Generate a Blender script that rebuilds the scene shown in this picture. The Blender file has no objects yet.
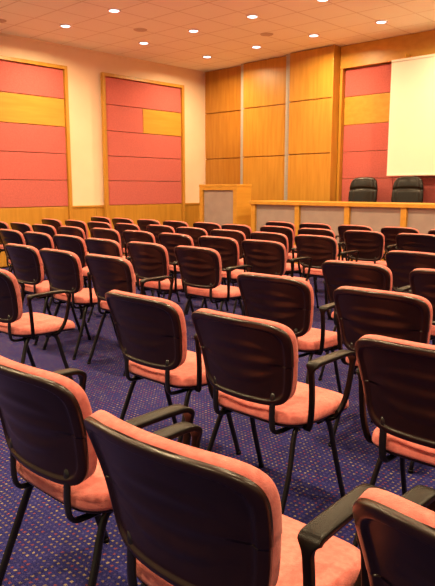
import bpy, bmesh, math, random
from mathutils import Vector, Matrix
random.seed(4)
scene = bpy.context.scene
COL = scene.collection
scene.view_settings.view_transform = 'Standard'
scene.view_settings.look = 'None'

# ------------------------------------------------------------------ materials
def new_mat(name):
    m = bpy.data.materials.new(name); m.use_nodes = True
    nt = m.node_tree; b = nt.nodes['Principled BSDF']
    return m, nt, b

def noise_mat(name, c1, c2, scale=(1,1,1), nscale=5, rough=0.5, bump=0.0, bscale=None, detail=4, sheen=0.0, metal=0.0, spec=0.5, lo=0.3, hi=0.7):
    m, nt, b = new_mat(name)
    tc = nt.nodes.new('ShaderNodeTexCoord'); mp = nt.nodes.new('ShaderNodeMapping')
    mp.inputs['Scale'].default_value = scale
    nz = nt.nodes.new('ShaderNodeTexNoise'); nz.inputs['Scale'].default_value = nscale; nz.inputs['Detail'].default_value = detail
    rp = nt.nodes.new('ShaderNodeValToRGB')
    rp.color_ramp.elements[0].color = (*c1, 1); rp.color_ramp.elements[1].color = (*c2, 1)
    rp.color_ramp.elements[0].position = lo; rp.color_ramp.elements[1].position = hi
    L = nt.links
    L.new(tc.outputs['Object'], mp.inputs['Vector']); L.new(mp.outputs[0], nz.inputs['Vector'])
    L.new(nz.outputs['Fac'], rp.inputs['Fac']); L.new(rp.outputs[0], b.inputs['Base Color'])
    b.inputs['Roughness'].default_value = rough; b.inputs['Metallic'].default_value = metal
    b.inputs['Specular IOR Level'].default_value = spec
    if sheen: 
        b.inputs['Sheen Weight'].default_value = sheen
        b.inputs['Sheen Tint'].default_value = (1, .65, .62, 1)
    if bump:
        n2 = nt.nodes.new('ShaderNodeTexNoise'); n2.inputs['Scale'].default_value = bscale or nscale*4
        bp = nt.nodes.new('ShaderNodeBump'); bp.inputs['Strength'].default_value = bump; bp.inputs['Distance'].default_value = 0.004
        L.new(tc.outputs['Object'], n2.inputs['Vector']); L.new(n2.outputs['Fac'], bp.inputs['Height']); L.new(bp.outputs[0], b.inputs['Normal'])
    return m

M_wood = noise_mat('honey_wood', (.45,.200,.022), (.56,.272,.038), (7,7,.7), 2.2, .38, .04, 30, spec=.4)
M_woodh = noise_mat('honey_wood_horizontal', (.54,.255,.030), (.62,.318,.048), (4,.7,7), 2.0, .38, .04, 30, detail=2, spec=.4)
M_woodd = noise_mat('amber_wood', (.36,.140,.015), (.46,.200,.026), (7,7,.7), 2.4, .36, .04, 30, spec=.4)
M_wallfab = noise_mat('rose_wall_fabric', (.48,.100,.088), (.57,.132,.118), (1,1,1), 40, .9, .4, 250)
M_plaster = noise_mat('peach_plaster', (.88,.65,.46), (.91,.69,.50), (1,1,1), 3, .85, .1, 120)
M_lav = noise_mat('mauve_laminate', (.32,.25,.23), (.38,.30,.27), (1,1,1), 5, .45, .02, 100)
M_metal = noise_mat('brushed_metal', (.36,.35,.33), (.45,.43,.40), (1,1,20), 10, .45, metal=.1)
M_screen = noise_mat('screen_fabric', (.80,.75,.65), (.83,.78,.68), (1,1,1), 2, .8)
M_black = noise_mat('maroon_black_plastic', (.011,.0032,.002), (.017,.005,.003), (1,1,1), 30, .29, .06, 500, spec=.38)
M_armp = noise_mat('black_armrest_plastic', (.004,.002,.002), (.007,.004,.003), (1,1,1), 30, .36, .1, 500, spec=.16)
M_tube = noise_mat('black_steel_tube', (.006,.004,.004), (.010,.008,.008), (1,1,1), 20, .28, spec=.4)
M_coral = noise_mat('coral_fabric', (.58,.130,.112), (.72,.205,.178), (1,1,1), 55, .92, .5, 420, sheen=.25)
M_leather = noise_mat('black_leather', (.006,.004,.003), (.010,.006,.005), (1,1,1), 30, .32, .2, 160, spec=.35)
M_white = noise_mat('white_enamel', (.80,.72,.62), (.84,.76,.66), (1,1,1), 5, .4)
M_vent = noise_mat('grey_vent', (.52,.42,.32), (.60,.50,.38), (1,1,1), 9, .5)

def emis_mat(name, col, s):
    m, nt, b = new_mat(name)
    b.inputs['Base Color'].default_value = (*col, 1)
    b.inputs['Emission Color'].default_value = (*col, 1); b.inputs['Emission Strength'].default_value = s
    return m
M_lamp = emis_mat('lamp_glow', (.98, .90, 1.0), 6)

def math_node(nt, op, a, b=None):
    n = nt.nodes.new('ShaderNodeMath'); n.operation = op
    for i, v in enumerate((a, b)):
        if v is None: continue
        if isinstance(v, (int, float)): n.inputs[i].default_value = v
        else: nt.links.new(v, n.inputs[i])
    return n.outputs[0]

def ceiling_mat():
    m, nt, b = new_mat('ceiling_tiles')
    tc = nt.nodes.new('ShaderNodeTexCoord'); sp = nt.nodes.new('ShaderNodeSeparateXYZ')
    nt.links.new(tc.outputs['Object'], sp.inputs[0])
    def line(o, off):
        f = math_node(nt, 'FRACT', math_node(nt, 'DIVIDE', math_node(nt, 'ADD', o, 60+off), .6))
        return math_node(nt, 'LESS_THAN', math_node(nt, 'ABSOLUTE', math_node(nt, 'SUBTRACT', f, .5)), .020)
    ln = math_node(nt, 'MAXIMUM', line(sp.outputs[0], .5), line(sp.outputs[1], -.1))
    nz = nt.nodes.new('ShaderNodeTexNoise'); nz.inputs['Scale'].default_value = 60
    nt.links.new(tc.outputs['Object'], nz.inputs['Vector'])
    rp = nt.nodes.new('ShaderNodeValToRGB')
    rp.color_ramp.elements[0].color = (.95,.94,.78,1); rp.color_ramp.elements[1].color = (.98,.97,.83,1)
    nt.links.new(nz.outputs['Fac'], rp.inputs['Fac'])
    mx = nt.nodes.new('ShaderNodeMix'); mx.data_type = 'RGBA'
    nt.links.new(ln, mx.inputs['Factor']); nt.links.new(rp.outputs[0], mx.inputs[6]); mx.inputs[7].default_value = (.78,.72,.56,1)
    nt.links.new(mx.outputs[2], b.inputs['Base Color']); b.inputs['Roughness'].default_value = .9
    return m
M_ceil = ceiling_mat()

def carpet_mat():
    m, nt, b = new_mat('blue_dotted_carpet')
    tc = nt.nodes.new('ShaderNodeTexCoord')
    mp = nt.nodes.new('ShaderNodeMapping'); mp.inputs['Scale'].default_value = (40,40,40)
    nt.links.new(tc.outputs['Object'], mp.inputs[0])
    fl = nt.nodes.new('ShaderNodeVectorMath'); fl.operation = 'FLOOR'; nt.links.new(mp.outputs[0], fl.inputs[0])
    fr = nt.nodes.new('ShaderNodeVectorMath'); fr.operation = 'FRACTION'; nt.links.new(mp.outputs[0], fr.inputs[0])
    sp = nt.nodes.new('ShaderNodeSeparateXYZ'); nt.links.new(fr.outputs[0], sp.inputs[0])
    sf = nt.nodes.new('ShaderNodeSeparateXYZ'); nt.links.new(fl.outputs[0], sf.inputs[0])
    dx = math_node(nt, 'ABSOLUTE', math_node(nt, 'SUBTRACT', sp.outputs[0], .5))
    dy = math_node(nt, 'ABSOLUTE', math_node(nt, 'SUBTRACT', sp.outputs[1], .5))
    nzb = nt.nodes.new('ShaderNodeTexNoise'); nzb.inputs['Scale'].default_value = 90
    nt.links.new(tc.outputs['Object'], nzb.inputs['Vector'])
    thr = math_node(nt, 'MULTIPLY', nzb.outputs['Fac'], .39)
    dot = math_node(nt, 'LESS_THAN', math_node(nt, 'MAXIMUM', dx, dy), thr)
    cmb = nt.nodes.new('ShaderNodeCombineXYZ'); nt.links.new(sf.outputs[0], cmb.inputs[0]); nt.links.new(sf.outputs[1], cmb.inputs[1])
    wn = nt.nodes.new('ShaderNodeTexWhiteNoise'); nt.links.new(cmb.outputs[0], wn.inputs['Vector'])
    rp = nt.nodes.new('ShaderNodeValToRGB'); rp.color_ramp.interpolation = 'CONSTANT'
    cr = rp.color_ramp; cr.elements[0].position = 0; cr.elements[0].color = (.055,.042,.14,1)
    cr.elements[1].position = .28; cr.elements[1].color = (.155,.100,.090,1)
    e = cr.elements.new(.62); e.color = (.16,.040,.056,1)
    e = cr.elements.new(.85); e.color = (.24,.17,.12,1)
    nt.links.new(wn.outputs['Value'], rp.inputs['Fac'])
    nz = nt.nodes.new('ShaderNodeTexNoise'); nz.inputs['Scale'].default_value = 180
    nt.links.new(tc.outputs['Object'], nz.inputs['Vector'])
    r2 = nt.nodes.new('ShaderNodeValToRGB')
    r2.color_ramp.elements[0].color = (.010,.010,.070,1); r2.color_ramp.elements[1].color = (.030,.027,.160,1)
    r2.color_ramp.elements[0].position = .35; r2.color_ramp.elements[1].position = .65
    nt.links.new(nz.outputs['Fac'], r2.inputs['Fac'])
    mx = nt.nodes.new('ShaderNodeMix'); mx.data_type = 'RGBA'
    nt.links.new(dot, mx.inputs['Factor']); nt.links.new(r2.outputs[0], mx.inputs[6]); nt.links.new(rp.outputs[0], mx.inputs[7])
    nt.links.new(mx.outputs[2], b.inputs['Base Color']); b.inputs['Roughness'].default_value = .95
    b.inputs['Specular IOR Level'].default_value = .1
    bp = nt.nodes.new('ShaderNodeBump'); bp.inputs['Strength'].default_value = .5; bp.inputs['Distance'].default_value = .004
    nt.links.new(nz.outputs['Fac'], bp.inputs['Height']); nt.links.new(bp.outputs[0], b.inputs['Normal'])
    return m
M_carpet = carpet_mat()

# ------------------------------------------------------------------ mesh helpers
def finish(bm, name, mat, smooth=True, autosmooth=True):
    bmesh.ops.recalc_face_normals(bm, faces=bm.faces[:])
    me = bpy.data.meshes.new(name); bm.to_mesh(me); bm.free()
    me.materials.append(mat)
    for p in me.polygons: p.use_smooth = smooth
    return me

def box_bm(bm, lo, hi, bev=0.0, seg=2):
    r = bmesh.ops.create_cube(bm, size=1.0)
    vs = r['verts']
    for v in vs:
        v.co = Vector([lo[i] + (v.co[i]+.5)*(hi[i]-lo[i]) for i in range(3)])
    if bev:
        es = list({e for v in vs for e in v.link_edges})
        bmesh.ops.bevel(bm, geom=es, offset=bev, segments=seg, affect='EDGES', profile=.5)

def box_mesh(name, lo, hi, mat, bev=0.0, seg=2):
    bm = bmesh.new(); box_bm(bm, lo, hi, bev, seg)
    return finish(bm, name, mat, smooth=False)

def catmull(pts, n=6):
    P = [Vector(p) for p in pts]
    P = [P[0]*2-P[1]] + P + [P[-1]*2-P[-2]]
    out = []
    for i in range(1, len(P)-2):
        for k in range(n):
            t = k/n
            a,b,c,d = P[i-1],P[i],P[i+1],P[i+2]
            out.append(.5*((2*b)+(c-a)*t+(2*a-5*b+4*c-d)*t*t+(3*b-a-3*c+d)*t**3))
    out.append(P[-2]); return out

def sweep_bm(bm, pts, w, h, side=(1,0,0), nseg=12, power=2.0, taper=None, smooth=6):
    path = catmull(pts, smooth) if smooth else [Vector(p) for p in pts]
    side = Vector(side); rings = []
    for i, p in enumerate(path):
        t = (path[min(i+1,len(path)-1)] - path[max(i-1,0)]).normalized()
        s = (side - t*side.dot(t)).normalized(); nrm = t.cross(s).normalized()
        k = taper(i/(len(path)-1)) if taper else 1
        ring = []
        for j in range(nseg):
            a = 2*math.pi*j/nseg
            ca, sa = math.cos(a), math.sin(a)
            x = math.copysign(abs(ca)**(2/power), ca)*w*k; y = math.copysign(abs(sa)**(2/power), sa)*h
            ring.append(bm.verts.new(p + s*x + nrm*y))
        rings.append(ring)
    for i in range(len(rings)-1):
        for j in range(nseg):
            bm.faces.new((rings[i][j], rings[i][(j+1)%nseg], rings[i+1][(j+1)%nseg], rings[i+1][j]))
    bm.faces.new(rings[0][::-1]); bm.faces.new(rings[-1])

def sweep_mesh(name, pts, w, h, mat, **k):
    bm = bmesh.new(); sweep_bm(bm, pts, w, h, **k); return finish(bm, name, mat)

def cyl_bm(bm, c, r1, r2, h, seg=24):
    m = Matrix.Translation(Vector(c)+Vector((0,0,h/2)))
    bmesh.ops.create_cone(bm, cap_ends=True, segments=seg, radius1=r1, radius2=r2, depth=h, matrix=m)

def pad_mesh(name, mat, surf, front, back, ns=30, nt_=30):
    """surf(s,t)->(point, normal); front/back(s,t)->offset."""
    bm = bmesh.new()
    def grid(off):
        g = []
        for j in range(nt_+1):
            t = math.sin(math.pi*(j/nt_-.5))
            row = []
            for i in range(ns+1):
                s = math.sin(math.pi*(i/ns-.5))
                p, n = surf(s, t)
                row.append(bm.verts.new(p + n*off(s, t)))
            g.append(row)
        for j in range(nt_):
            for i in range(ns):
                bm.faces.new((g[j][i], g[j][i+1], g[j+1][i+1], g[j+1][i]))
        return g
    A = grid(front); B = grid(back)
    for i in range(ns):
        for (a,b) in ((A[0],B[0]),(A[-1],B[-1])):
            bm.faces.new((a[i],a[i+1],b[i+1],b[i]))
    for j in range(nt_):
        for i in (0, ns):
            bm.faces.new((A[j][i],A[j+1][i],B[j+1][i],B[j][i]))
    bmesh.ops.remove_doubles(bm, verts=bm.verts[:], dist=1e-5)
    bmesh.ops.dissolve_degenerate(bm, dist=1e-5, edges=bm.edges[:])
    return finish(bm, name, mat)

def prof(s, t, p=8, q=.4):
    return max(0.0, (1-abs(s)**p)*(1-abs(t)**p))**q
def sstep(a, b, x):
    u = min(1, max(0, (x-a)/(b-a))); return u*u*(3-2*u)

# ------------------------------------------------------------------ object helpers
def thing(name, label, category, loc=(0,0,0), rz=0, group=None):
    o = bpy.data.objects.new(name, None); o.empty_display_size = .1
    o.location = loc; o.rotation_euler = (0,0,rz); COL.objects.link(o)
    o['label'] = label; o['category'] = category
    if group: o['group'] = group
    return o
def part(name, me, parent, label=None, loc=(0,0,0)):
    o = bpy.data.objects.new(name, me); o.parent = parent; o.location = loc; COL.objects.link(o)
    if label: o['label'] = label
    return o
def structure(name, me):
    o = bpy.data.objects.new(name, me); COL.objects.link(o); o['kind'] = 'structure'; return o

# ------------------------------------------------------------------ room
XL, YF, H = -9.8, 10.0, 3.8
XR, YB = 5.0, -3.5
structure('floor', box_mesh('floor', (XL-.15,YB,-.1), (XR,YF+.15,0), M_carpet))
structure('ceiling', box_mesh('ceiling', (XL-.15,YB,H), (XR,YF+.15,H+.1), M_ceil))
structure('wall_left', box_mesh('wall_left', (XL-.15,YB,0), (XL,YF+.15,H), M_plaster))
structure('wall_front', box_mesh('wall_front', (XL,YF,0), (XR,YF+.15,H), M_plaster))
bm = bmesh.new()
yy = YB
while yy < YF-.01:
    y2 = min(yy+1.17, YF); box_bm(bm, (XL,yy+.004,0.0), (XL+.03,y2-.004,.975), .003); yy = y2
box_bm(bm, (XL,YB,.98), (XL+.045,YF,1.01))
structure('trim_1', finish(bm, 'trim_1', M_wood, False))
structure('trim_2', box_mesh('trim_2', (XL,YB,3.77), (XL+.025,YF,3.8), M_plaster))

def wall_panel(y0, y1, split):
    o = thing('acoustic_wall_panel', 'tall wood-framed wall panel with rose fabric blocks and one wood band', 'wall panel', (XL+.047,(y0+y1)/2,.02), 0, 'framed acoustic panels')
    w = (y1-y0)/2
    bm = bmesh.new(); T = 3.41
    box_bm(bm, (0,-w,0), (.075,-w+.06,T), .004); box_bm(bm, (0,w-.06,0), (.075,w,T), .004)
    box_bm(bm, (0,-w+.06,T-.06), (.075,w-.06,T), .004)
    part('frame', finish(bm,'frame',M_wood,False), o)
    zs = [.0,.985,1.447,1.91,2.375,2.855,3.35]
    for i in range(6):
        wood = i in (0,4)
        segs = [(-w+.065, w-.065, wood)]
        if split and i == 4:
            mid = -w+.065 + (2*w-.13)*.47
            segs = [(-w+.065, mid-.004, False), (mid+.004, w-.065, True)]
        for (a,b_,wd) in segs:
            part('wood_band' if wd else 'fabric_block',
                 box_mesh('block', (0.0,a,zs[i]+.005), (.03,b_,zs[i+1]-.005), (M_wood if i==0 else M_woodh) if wd else M_wallfab, .006), o,
                 'honey wood band' if wd else 'rose fabric block')
wall_panel(4.15, 6.45, False); wall_panel(7.20, 9.27, True)

# front wall pilasters
for i,(x0,x1,d) in enumerate(((-9.74,-8.66,.04),(-8.53,-7.41,.18),(-7.27,-6.34,.32))):
    o = thing('wall_pilaster', 'broad honey wood wall pilaster with horizontal seams and grey metal edge', 'wall panel', ((x0+x1)/2, YF-.002, .352), 0, 'wood pilasters')
    w = (x1-x0)/2; zs = [0,.65,1.60,2.56,3.44]
    bm = bmesh.new(); box_bm(bm, (-w+.005,-d+.02,0), (w-.005,0,3.44)); part('backing', finish(bm,'backing',M_woodd,False), o)
    for k in range(4):
        part('wood_facing', box_mesh('facing', (-w,-d-.01,zs[k]+.010), (w,-d+.02,zs[k+1]-.010), M_woodd if i==0 else M_wood, .003), o)
    if i < 2:
        part('edge_strip', box_mesh('strip', (w+.003,-d-.08,0), (w+.120,0,3.44), M_metal, .003), o, 'grey brushed metal edge strip')
    else:
        part('edge_strip', box_mesh('strip', (w+.003,-d-.02,0), (w+.03,0,3.44), M_wood, .003), o, 'honey wood edge strip')

o = thing('acoustic_wall_panel', 'wide rose fabric wall panel with wood band under a wood header', 'wall panel', (-6.30,YF-.002,.352), 0)
part('header', box_mesh('header', (0,-.14,3.06), (8.2,0,3.44), M_woodh, .004), o, 'honey wood header beam')
part('side_frame', box_mesh('sf', (0,-.14,0), (.05,0,3.055), M_wood, .004), o)
zs = [0,.66,1.15,1.62,2.09,2.58,3.05]
for c in range(8):
    for k in range(6):
        wood = k == 4
        part('wood_band' if wood else 'fabric_block', box_mesh('b', (.055+c*1.01,-.05,zs[k]+.004), (.055+c*1.01+1.004,0,zs[k+1]-.004), M_woodh if wood else M_wallfab, .005), o, 'honey wood band' if wood else 'rose fabric block')

o = thing('projection_screen', 'large cream projection screen hanging on the rose wall', 'screen', (-3.88,YF-.32,1.53))
part('screen_fabric', box_mesh('s', (-1.33,.0,.03), (1.33,.012,1.82), M_screen), o)
part('screen_casing', box_mesh('c', (-1.33,-.012,1.82), (1.33,.05,1.86), M_screen, .006), o)
part('bottom_bar', box_mesh('c', (-1.33,-.01,0), (1.33,.02,.03), M_white, .005), o, 'white bottom bar')
for sx in (-1.1,1.1):
    part('wall_bracket', box_mesh('c', (sx-.02,.0,1.855), (sx+.02,.176,1.93), M_woodh, .004), o, 'wood-coloured wall bracket')

# stage
SZ = .35
o = thing('stage_platform', 'low carpeted stage platform with honey wood fascia', 'stage', (0,0,0))
part('deck', box_mesh('deck', (XL+.14,8.03,0.001), (XR-.1,YF-.34,SZ), M_carpet), o, 'blue carpeted deck')
part('fascia', box_mesh('fascia', (XL+.14,8.0,.001), (XR-.1,8.03,SZ), M_woodh, .003), o, 'honey wood fascia')
part('rear_deck', box_mesh('deck2', (XL+.05,YF-.34,0.001), (XR-.1,YF-.001,SZ-.001), M_carpet), o)

# conference table
o = thing('panel_table', 'long honey wood conference table with mauve modesty panels', 'table', (-7.05,8.35,SZ+.002))
N = 7; W = .94
part('tabletop', box_mesh('top', (-.03,-.03,.70), (N*W+.11,.62,.76), M_woodh, .006), o)
for i in range(N+1):
    part('divider', box_mesh('div', (i*W-.02,0,0), (i*W+.07,.56,.70), M_woodh, .004), o)
for i in range(N):
    part('modesty_panel', box_mesh('mp', (i*W+.07,.05,.06), ((i+1)*W-.02,.075,.699), M_lav), o, 'mauve grey panel')
    part('plinth', box_mesh('pl', (i*W+.07,.03,0), ((i+1)*W-.02,.08,.06), M_wood), o)

# lectern
o = thing('lectern', 'box-shaped honey wood lectern with grey inset front panel', 'lectern', (-7.87,8.35,SZ+.002))
bm = bmesh.new()
box_bm(bm, (-.47,0,0), (-.38,.40,1.0), .004); box_bm(bm, (.38,0,0), (.47,.40,1.0), .004)
box_bm(bm, (-.38,0,.94), (.38,.40,1.0), .004); box_bm(bm, (-.38,0,0), (.38,.40,.08), .004)
part('body', finish(bm,'body',M_woodh,False), o)
part('lectern_top', box_mesh('lt', (-.475,-.005,1.0), (.475,.405,1.045), M_woodh, .006), o)
part('inset_panel', box_mesh('ip', (-.38,.04,.08), (.38,.06,.94), M_lav), o, 'mauve grey inset panel')

# ------------------------------------------------------------------ conference chair
HWB = .264
def back_y(x, z):
    return -.182 - .25*(z-.475) - .10*max(0,z-.66)**1.5 + .055*(x/HWB)**2 + .012*math.sin((z-.51)/.34*math.pi)
def chair_surf(scale=1.0):
    a, b, zc = HWB*scale, .172*(1-(1-scale)*1.4), .678
    def f(s, t):
        w = a*max(0.0, 1-abs(t)**6.2)**(1/6.2) if abs(t)<1 else 0.0
        w *= 1 - .18*(1-t)*.5
        x = s*w
        z = zc + b*t - .010*(x/HWB)**2*(1 if t>0 else -.5)
        return Vector((x,back_y(x,z),z)), Vector((0, .97, .24)).normalized()
    return f
def shell_back(s, t):
    e = prof(s, t, 14, .32)
    rr = (abs(s)/.91)**8 + (abs(t)/.88)**8
    rec = .009*(1-sstep(.72, 1.05, rr))
    tt = t - .12*s*s
    r2 = (s/.80)**2 + ((tt+.04)/.60)**2
    g = 0.0
    if r2 < 1:
        m = min(1, (1-r2)*2.2)
        g = m*(.5+.5*math.cos(tt*math.pi*5.0))*.0046
    return -(.006 + .011*e) + rec - g
CH = {}
CH['backrest_shell'] = [(pad_mesh('backrest_shell', M_black, chair_surf(1.0), lambda s,t: .002, shell_back, 60, 90), None)]
CH['backrest_cushion'] = [(pad_mesh('backrest_cushion', M_coral, chair_surf(1.0), lambda s,t: .024+.020*prof(s,t,10,.3), lambda s,t: .0022, 34, 34), None)]
def seat_surf(k=1.0):
    def f(s, t):
        w = .248*k*max(0.0, 1-abs(t)**4.5)**(1/4.5) if abs(t)<1 else 0.0
        w *= 1 + .03*t
        x = s*w; y = .054 + .228*k*t
        z = .428 - .035*max(0,t-.35)**2*1.6 + .012*max(0,-t-.3)
        return Vector((x,y,z)), Vector((0,0,1))
    return f
CH['seat_cushion'] = [(pad_mesh('seat_cushion', M_coral, seat_surf(1.0), lambda s,t: .010+.042*prof(s,t,8,.35), lambda s,t: 0.001), None)]
CH['seat_pan'] = [(pad_mesh('seat_pan', M_black, seat_surf(.985), lambda s,t: 0.0, lambda s,t: -.004-.022*prof(s,t,6,.5), 24, 24), None)]
def leg(sx, front):
    if front: pts = [(sx*.215,.03,.405),(sx*.218,.10,.388),(sx*.226,.150,.22),(sx*.232,.215,.012)]
    else: pts = [(sx*.190,-.03,.405),(sx*.192,-.09,.388),(sx*.213,-.155,.22),(sx*.222,-.240,.012)]
    return sweep_mesh('leg', pts, .009, .014, M_tube, nseg=10)
CH['leg'] = [(leg(sx,f), None) for sx in (-1,1) for f in (True,False)]
def glide(x,y):
    bm = bmesh.new(); cyl_bm(bm, (x,y,0), .014,.012,.016,14); return finish(bm,'foot_cap',M_armp)
CH['foot_cap'] = [(glide(sx*.232,.216), None) for sx in (-1,1)] + [(glide(sx*.222,-.242), None) for sx in (-1,1)]
CH['back_support'] = [(sweep_mesh('back_support', [(sx*.150,.0,.390),(sx*.150,-.13,.390),(sx*.150,-.172,.402),(sx*.150,-.184,.45),(sx*.150,back_y(.150,.56),.56)], .014,.008, M_tube, nseg=10), None) for sx in (-1,1)]
CH['crossbar'] = [(sweep_mesh('crossbar', [(-.215,y,.396),(.215,y,.396)], .009,.009, M_tube, side=(0,1,0), nseg=8, smooth=2), None) for y in (-.04,.06)]
def arm(sx):
    bm = bmesh.new()
    X = sx*.278
    pts = [(sx*.225,-.065,.405),(sx*.255,-.085,.42),(sx*.272,-.098,.49),(X,-.106,.58),(X,-.113,.655),(X,-.105,.676),(X,-.080,.681),(X,-.01,.683),(X,.09,.684),(X,.145,.679),(X,.170,.655),(X,.165,.60),(sx*.272,.140,.49),(sx*.255,.10,.42),(sx*.225,.07,.405)]
    def tp(u): 
        return .40 + .60*sstep(.27,.34,u)*(1-sstep(.68,.76,u))
    sweep_bm(bm, pts, .0255, .0088, nseg=20, power=6, taper=tp, smooth=5)
    return finish(bm, 'armrest', M_armp)
CH['armrest'] = [(arm(-1), None), (arm(1), None)]

def template_chair():
    o = thing('conference_chair', 'black framed stacking armchair with coral fabric seat and back', 'chair', (0,0,0), 0, 'conference chairs in rows')
    kids = []
    for nm, lst in CH.items():
        for me, lb in lst: 
            k = part(nm, me, o)
            if nm in ('backrest_cushion','seat_cushion'): k['label'] = 'coral fabric cushion'
            if nm == 'backrest_shell': k['label'] = 'ribbed dark maroon-black plastic back shell'
            kids.append(k)
    return o, kids
places = [(-1.570,.80),(-.892,.725),(-.250,.810)]   # (centre x, back top y)
places += [(-2.19,1.74),(-1.550,1.74),(-.825,1.74),(-.18,1.76),(-2.15,2.64),(-1.450,2.64),(-.80,2.64),(-2.98,6.24),(-3.02,7.08)]
rows = [1.74,2.64,3.54,4.43,5.32,6.20,7.08]
limL = [-4.0,-5.2,-7.0,-9,-9,-9,-5.6]
limR = [0,0,-1.4,-1.8,-2.2,-2.2,-2.9]
for r,y in enumerate(rows):
    for k in range(9):
        x = -3.655-.626*k
        if x > limL[r]: places.append((x, y))
    if r >= 2:
        for k in range(4):
            x = -2.13+.640*k
            if x < limR[r]+.5: places.append((x, y))
base, kids = template_chair()
first = True
rot1 = [0, 2.0, 0]
for n_,(x,y) in enumerate(places):
    jx, jy, rz = random.uniform(-.002,.002), random.uniform(-.045,.045), math.radians(random.uniform(-1.2,1.2))
    if n_ < 3: rz = math.radians(rot1[n_]); jx = jy = 0
    if first:
        o = base; first = False
    else:
        o = base.copy(); COL.objects.link(o)
        for kd in kids:
            c = kd.copy(); c.parent = o; COL.objects.link(c)
    o.location = (x+jx, y+jy+.275, 0); o.rotation_euler = (0,0,rz)

# ------------------------------------------------------------------ executive chairs
def exec_surf(s, t):
    w = .255*max(0.0, 1-abs(t)**5)**(1/5) if abs(t)<1 else 0
    w *= 1 - .06*max(0,t) - .16*max(0,-t)
    x = s*w; z = .82 + .345*t - .02*(x/.25)**2
    y = -.24 - .10*(z-.5) + .06*(x/.25)**2
    return Vector((x,y,z)), Vector((0,1,.1)).normalized()
ex_back = pad_mesh('backrest', M_leather, exec_surf, lambda s,t: .02+.06*prof(s,t,7,.45)-.026*math.exp(-((t-.42)/.05)**2)-.016*math.exp(-((abs(s)-.70)/.05)**2), lambda s,t: -.03*prof(s,t,5,.5), 40, 50)
def ex_seat_s(s,t):
    w = .26*max(0.0, 1-abs(t)**4)**(1/4) if abs(t)<1 else 0
    return Vector((s*w,-.02+.22*t,.44)), Vector((0,0,1))
ex_seat = pad_mesh('seat', M_leather, ex_seat_s, lambda s,t: .02+.07*prof(s,t,5,.5), lambda s,t: -.03*prof(s,t,5,.5), 24,24)
def ex_arm(sx):
    return sweep_mesh('armrest', [(sx*.24,-.22,.63),(sx*.28,-.14,.67),(sx*.29,-.02,.67),(sx*.29,.10,.65),(sx*.28,.09,.54),(sx*.23,.0,.43)], .028,.016, M_leather, nseg=12, power=3)
bm = bmesh.new(); cyl_bm(bm,(0,0,.10),.03,.025,.32); ex_col = finish(bm,'gas_column',M_tube)
bm = bmesh.new()
for k in range(5):
    a = 2*math.pi*k/5; c,s_ = math.cos(a), math.sin(a)
    sweep_bm(bm, [(0,0,.12),(c*.13,s_*.13,.105),(c*.25,s_*.25,.075)], .022,.014, side=(-s_,c,0), nseg=10)
ex_base = finish(bm,'star_base',M_tube)
def caster(k):
    a = 2*math.pi*k/5; bm = bmesh.new()
    m = Matrix.Translation((math.cos(a)*.25, math.sin(a)*.25, .031)) @ Matrix.Rotation(a,4,'Z') @ Matrix.Rotation(math.pi/2,4,'X')
    bmesh.ops.create_cone(bm, cap_ends=True, segments=20, radius1=.03, radius2=.03, depth=.04, matrix=m)
    return finish(bm,'caster',M_armp)
ex_cast = [caster(k) for k in range(5)]
for (x,y,rz) in ((-5.53,9.33,math.pi+.15),(-4.70,9.33,math.pi+.22)):
    o = thing('executive_chair', 'black leather executive office chair behind the conference table', 'chair', (x,y,SZ+.001), rz, 'executive chairs')
    part('backrest', ex_back, o); part('seat', ex_seat, o)
    part('armrest', ex_arm(-1), o); part('armrest', ex_arm(1), o)
    part('gas_column', ex_col, o); part('star_base', ex_base, o)
    for cm in ex_cast: part('caster', cm, o)

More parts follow.
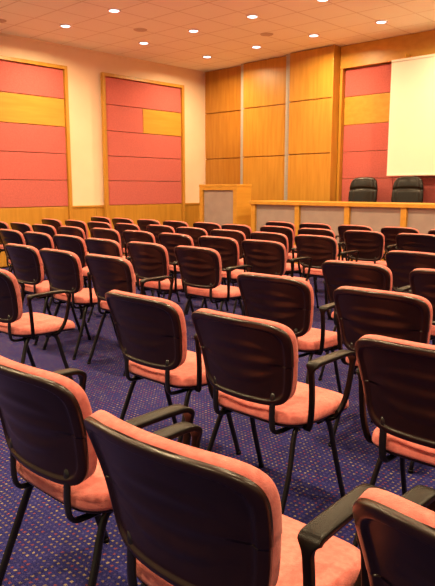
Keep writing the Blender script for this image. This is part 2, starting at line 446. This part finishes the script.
# ------------------------------------------------------------------ ceiling fixtures
bm = bmesh.new()
n=28
def ring(r,z): return [bm.verts.new((r*math.cos(2*math.pi*i/n), r*math.sin(2*math.pi*i/n), z)) for i in range(n)]
R = [ring(.098,0), ring(.093,-.012), ring(.072,-.012), ring(.067,-.001)]
for a,b in zip(R,R[1:]):
    for i in range(n): bm.faces.new((a[i],a[(i+1)%n],b[(i+1)%n],b[i]))
me_ring = finish(bm,'trim_ring',M_white)
bm = bmesh.new(); cyl_bm(bm,(0,0,-.008),.067,.067,.006,28); me_disc = finish(bm,'lamp_disc',M_lamp,False)
xs = [-8.6+1.22*k for k in range(9)]; ys = [-.45,1.1,2.65,4.2,5.75,7.32,8.88]
for iy,y in enumerate(ys):
    for ix,x in enumerate(xs):
        if y > 4 and x < -3.5:
            o = thing('recessed_downlight', 'round recessed ceiling downlight with white trim ring, lit', 'ceiling light', (x-.04,y,H-.001), 0, 'ceiling downlights')
            part('trim_ring', me_ring, o); part('lamp_disc', me_disc, o, 'glowing lamp disc')
for i,(x,y) in enumerate(((-7.99,6.7),(-6.72,8.3),(-5.4,6.6),(-9.1,4.9),(-6.7,5.0))):
    o = thing('ceiling_air_diffuser', 'round grey ceiling air diffuser', 'air vent', (x,y,H-.001), 0, 'ceiling vents')
    bm = bmesh.new()
    for (r1,r2,z) in ((.11,.10,-.008),(.085,.070,-.014),(.055,.040,-.020)):
        cyl_bm(bm,(0,0,z),r2,r1,-z,24)
    part('louvre', finish(bm,'louvre',M_vent,False), o)

# ------------------------------------------------------------------ lights
def area(x,y,z,size,power,col,spread=math.radians(165)):
    l = bpy.data.lights.new('downlight_lamp','AREA'); l.shape='DISK'; l.size=size; l.energy=power; l.color=col; l.spread=spread
    o = bpy.data.objects.new('downlight_lamp', l); o.location=(x-.04,y,z); COL.objects.link(o)
for x in (-8.6,-6.16,-3.72,-1.28,1.16):
    for y in (-.45,2.65,5.75,8.88):
        area(x,y,H-.012,.13,84 if y<8 else 72,(1,.755,.41))
w = bpy.data.worlds.new('warm_ambient'); scene.world = w; w.use_nodes = True
bg = w.node_tree.nodes['Background']; bg.inputs[0].default_value = (1,.79,.48,1); bg.inputs[1].default_value = .50

# ------------------------------------------------------------------ camera
cam = bpy.data.cameras.new('camera'); co = bpy.data.objects.new('camera', cam); COL.objects.link(co)
cam.sensor_fit = 'VERTICAL'; cam.sensor_height = 24; cam.lens = 620/586*24
co.location = (0,0,1.33); co.rotation_euler = (math.radians(90-9.6),0,math.radians(43.3))
cam.clip_start = .05
scene.camera = co
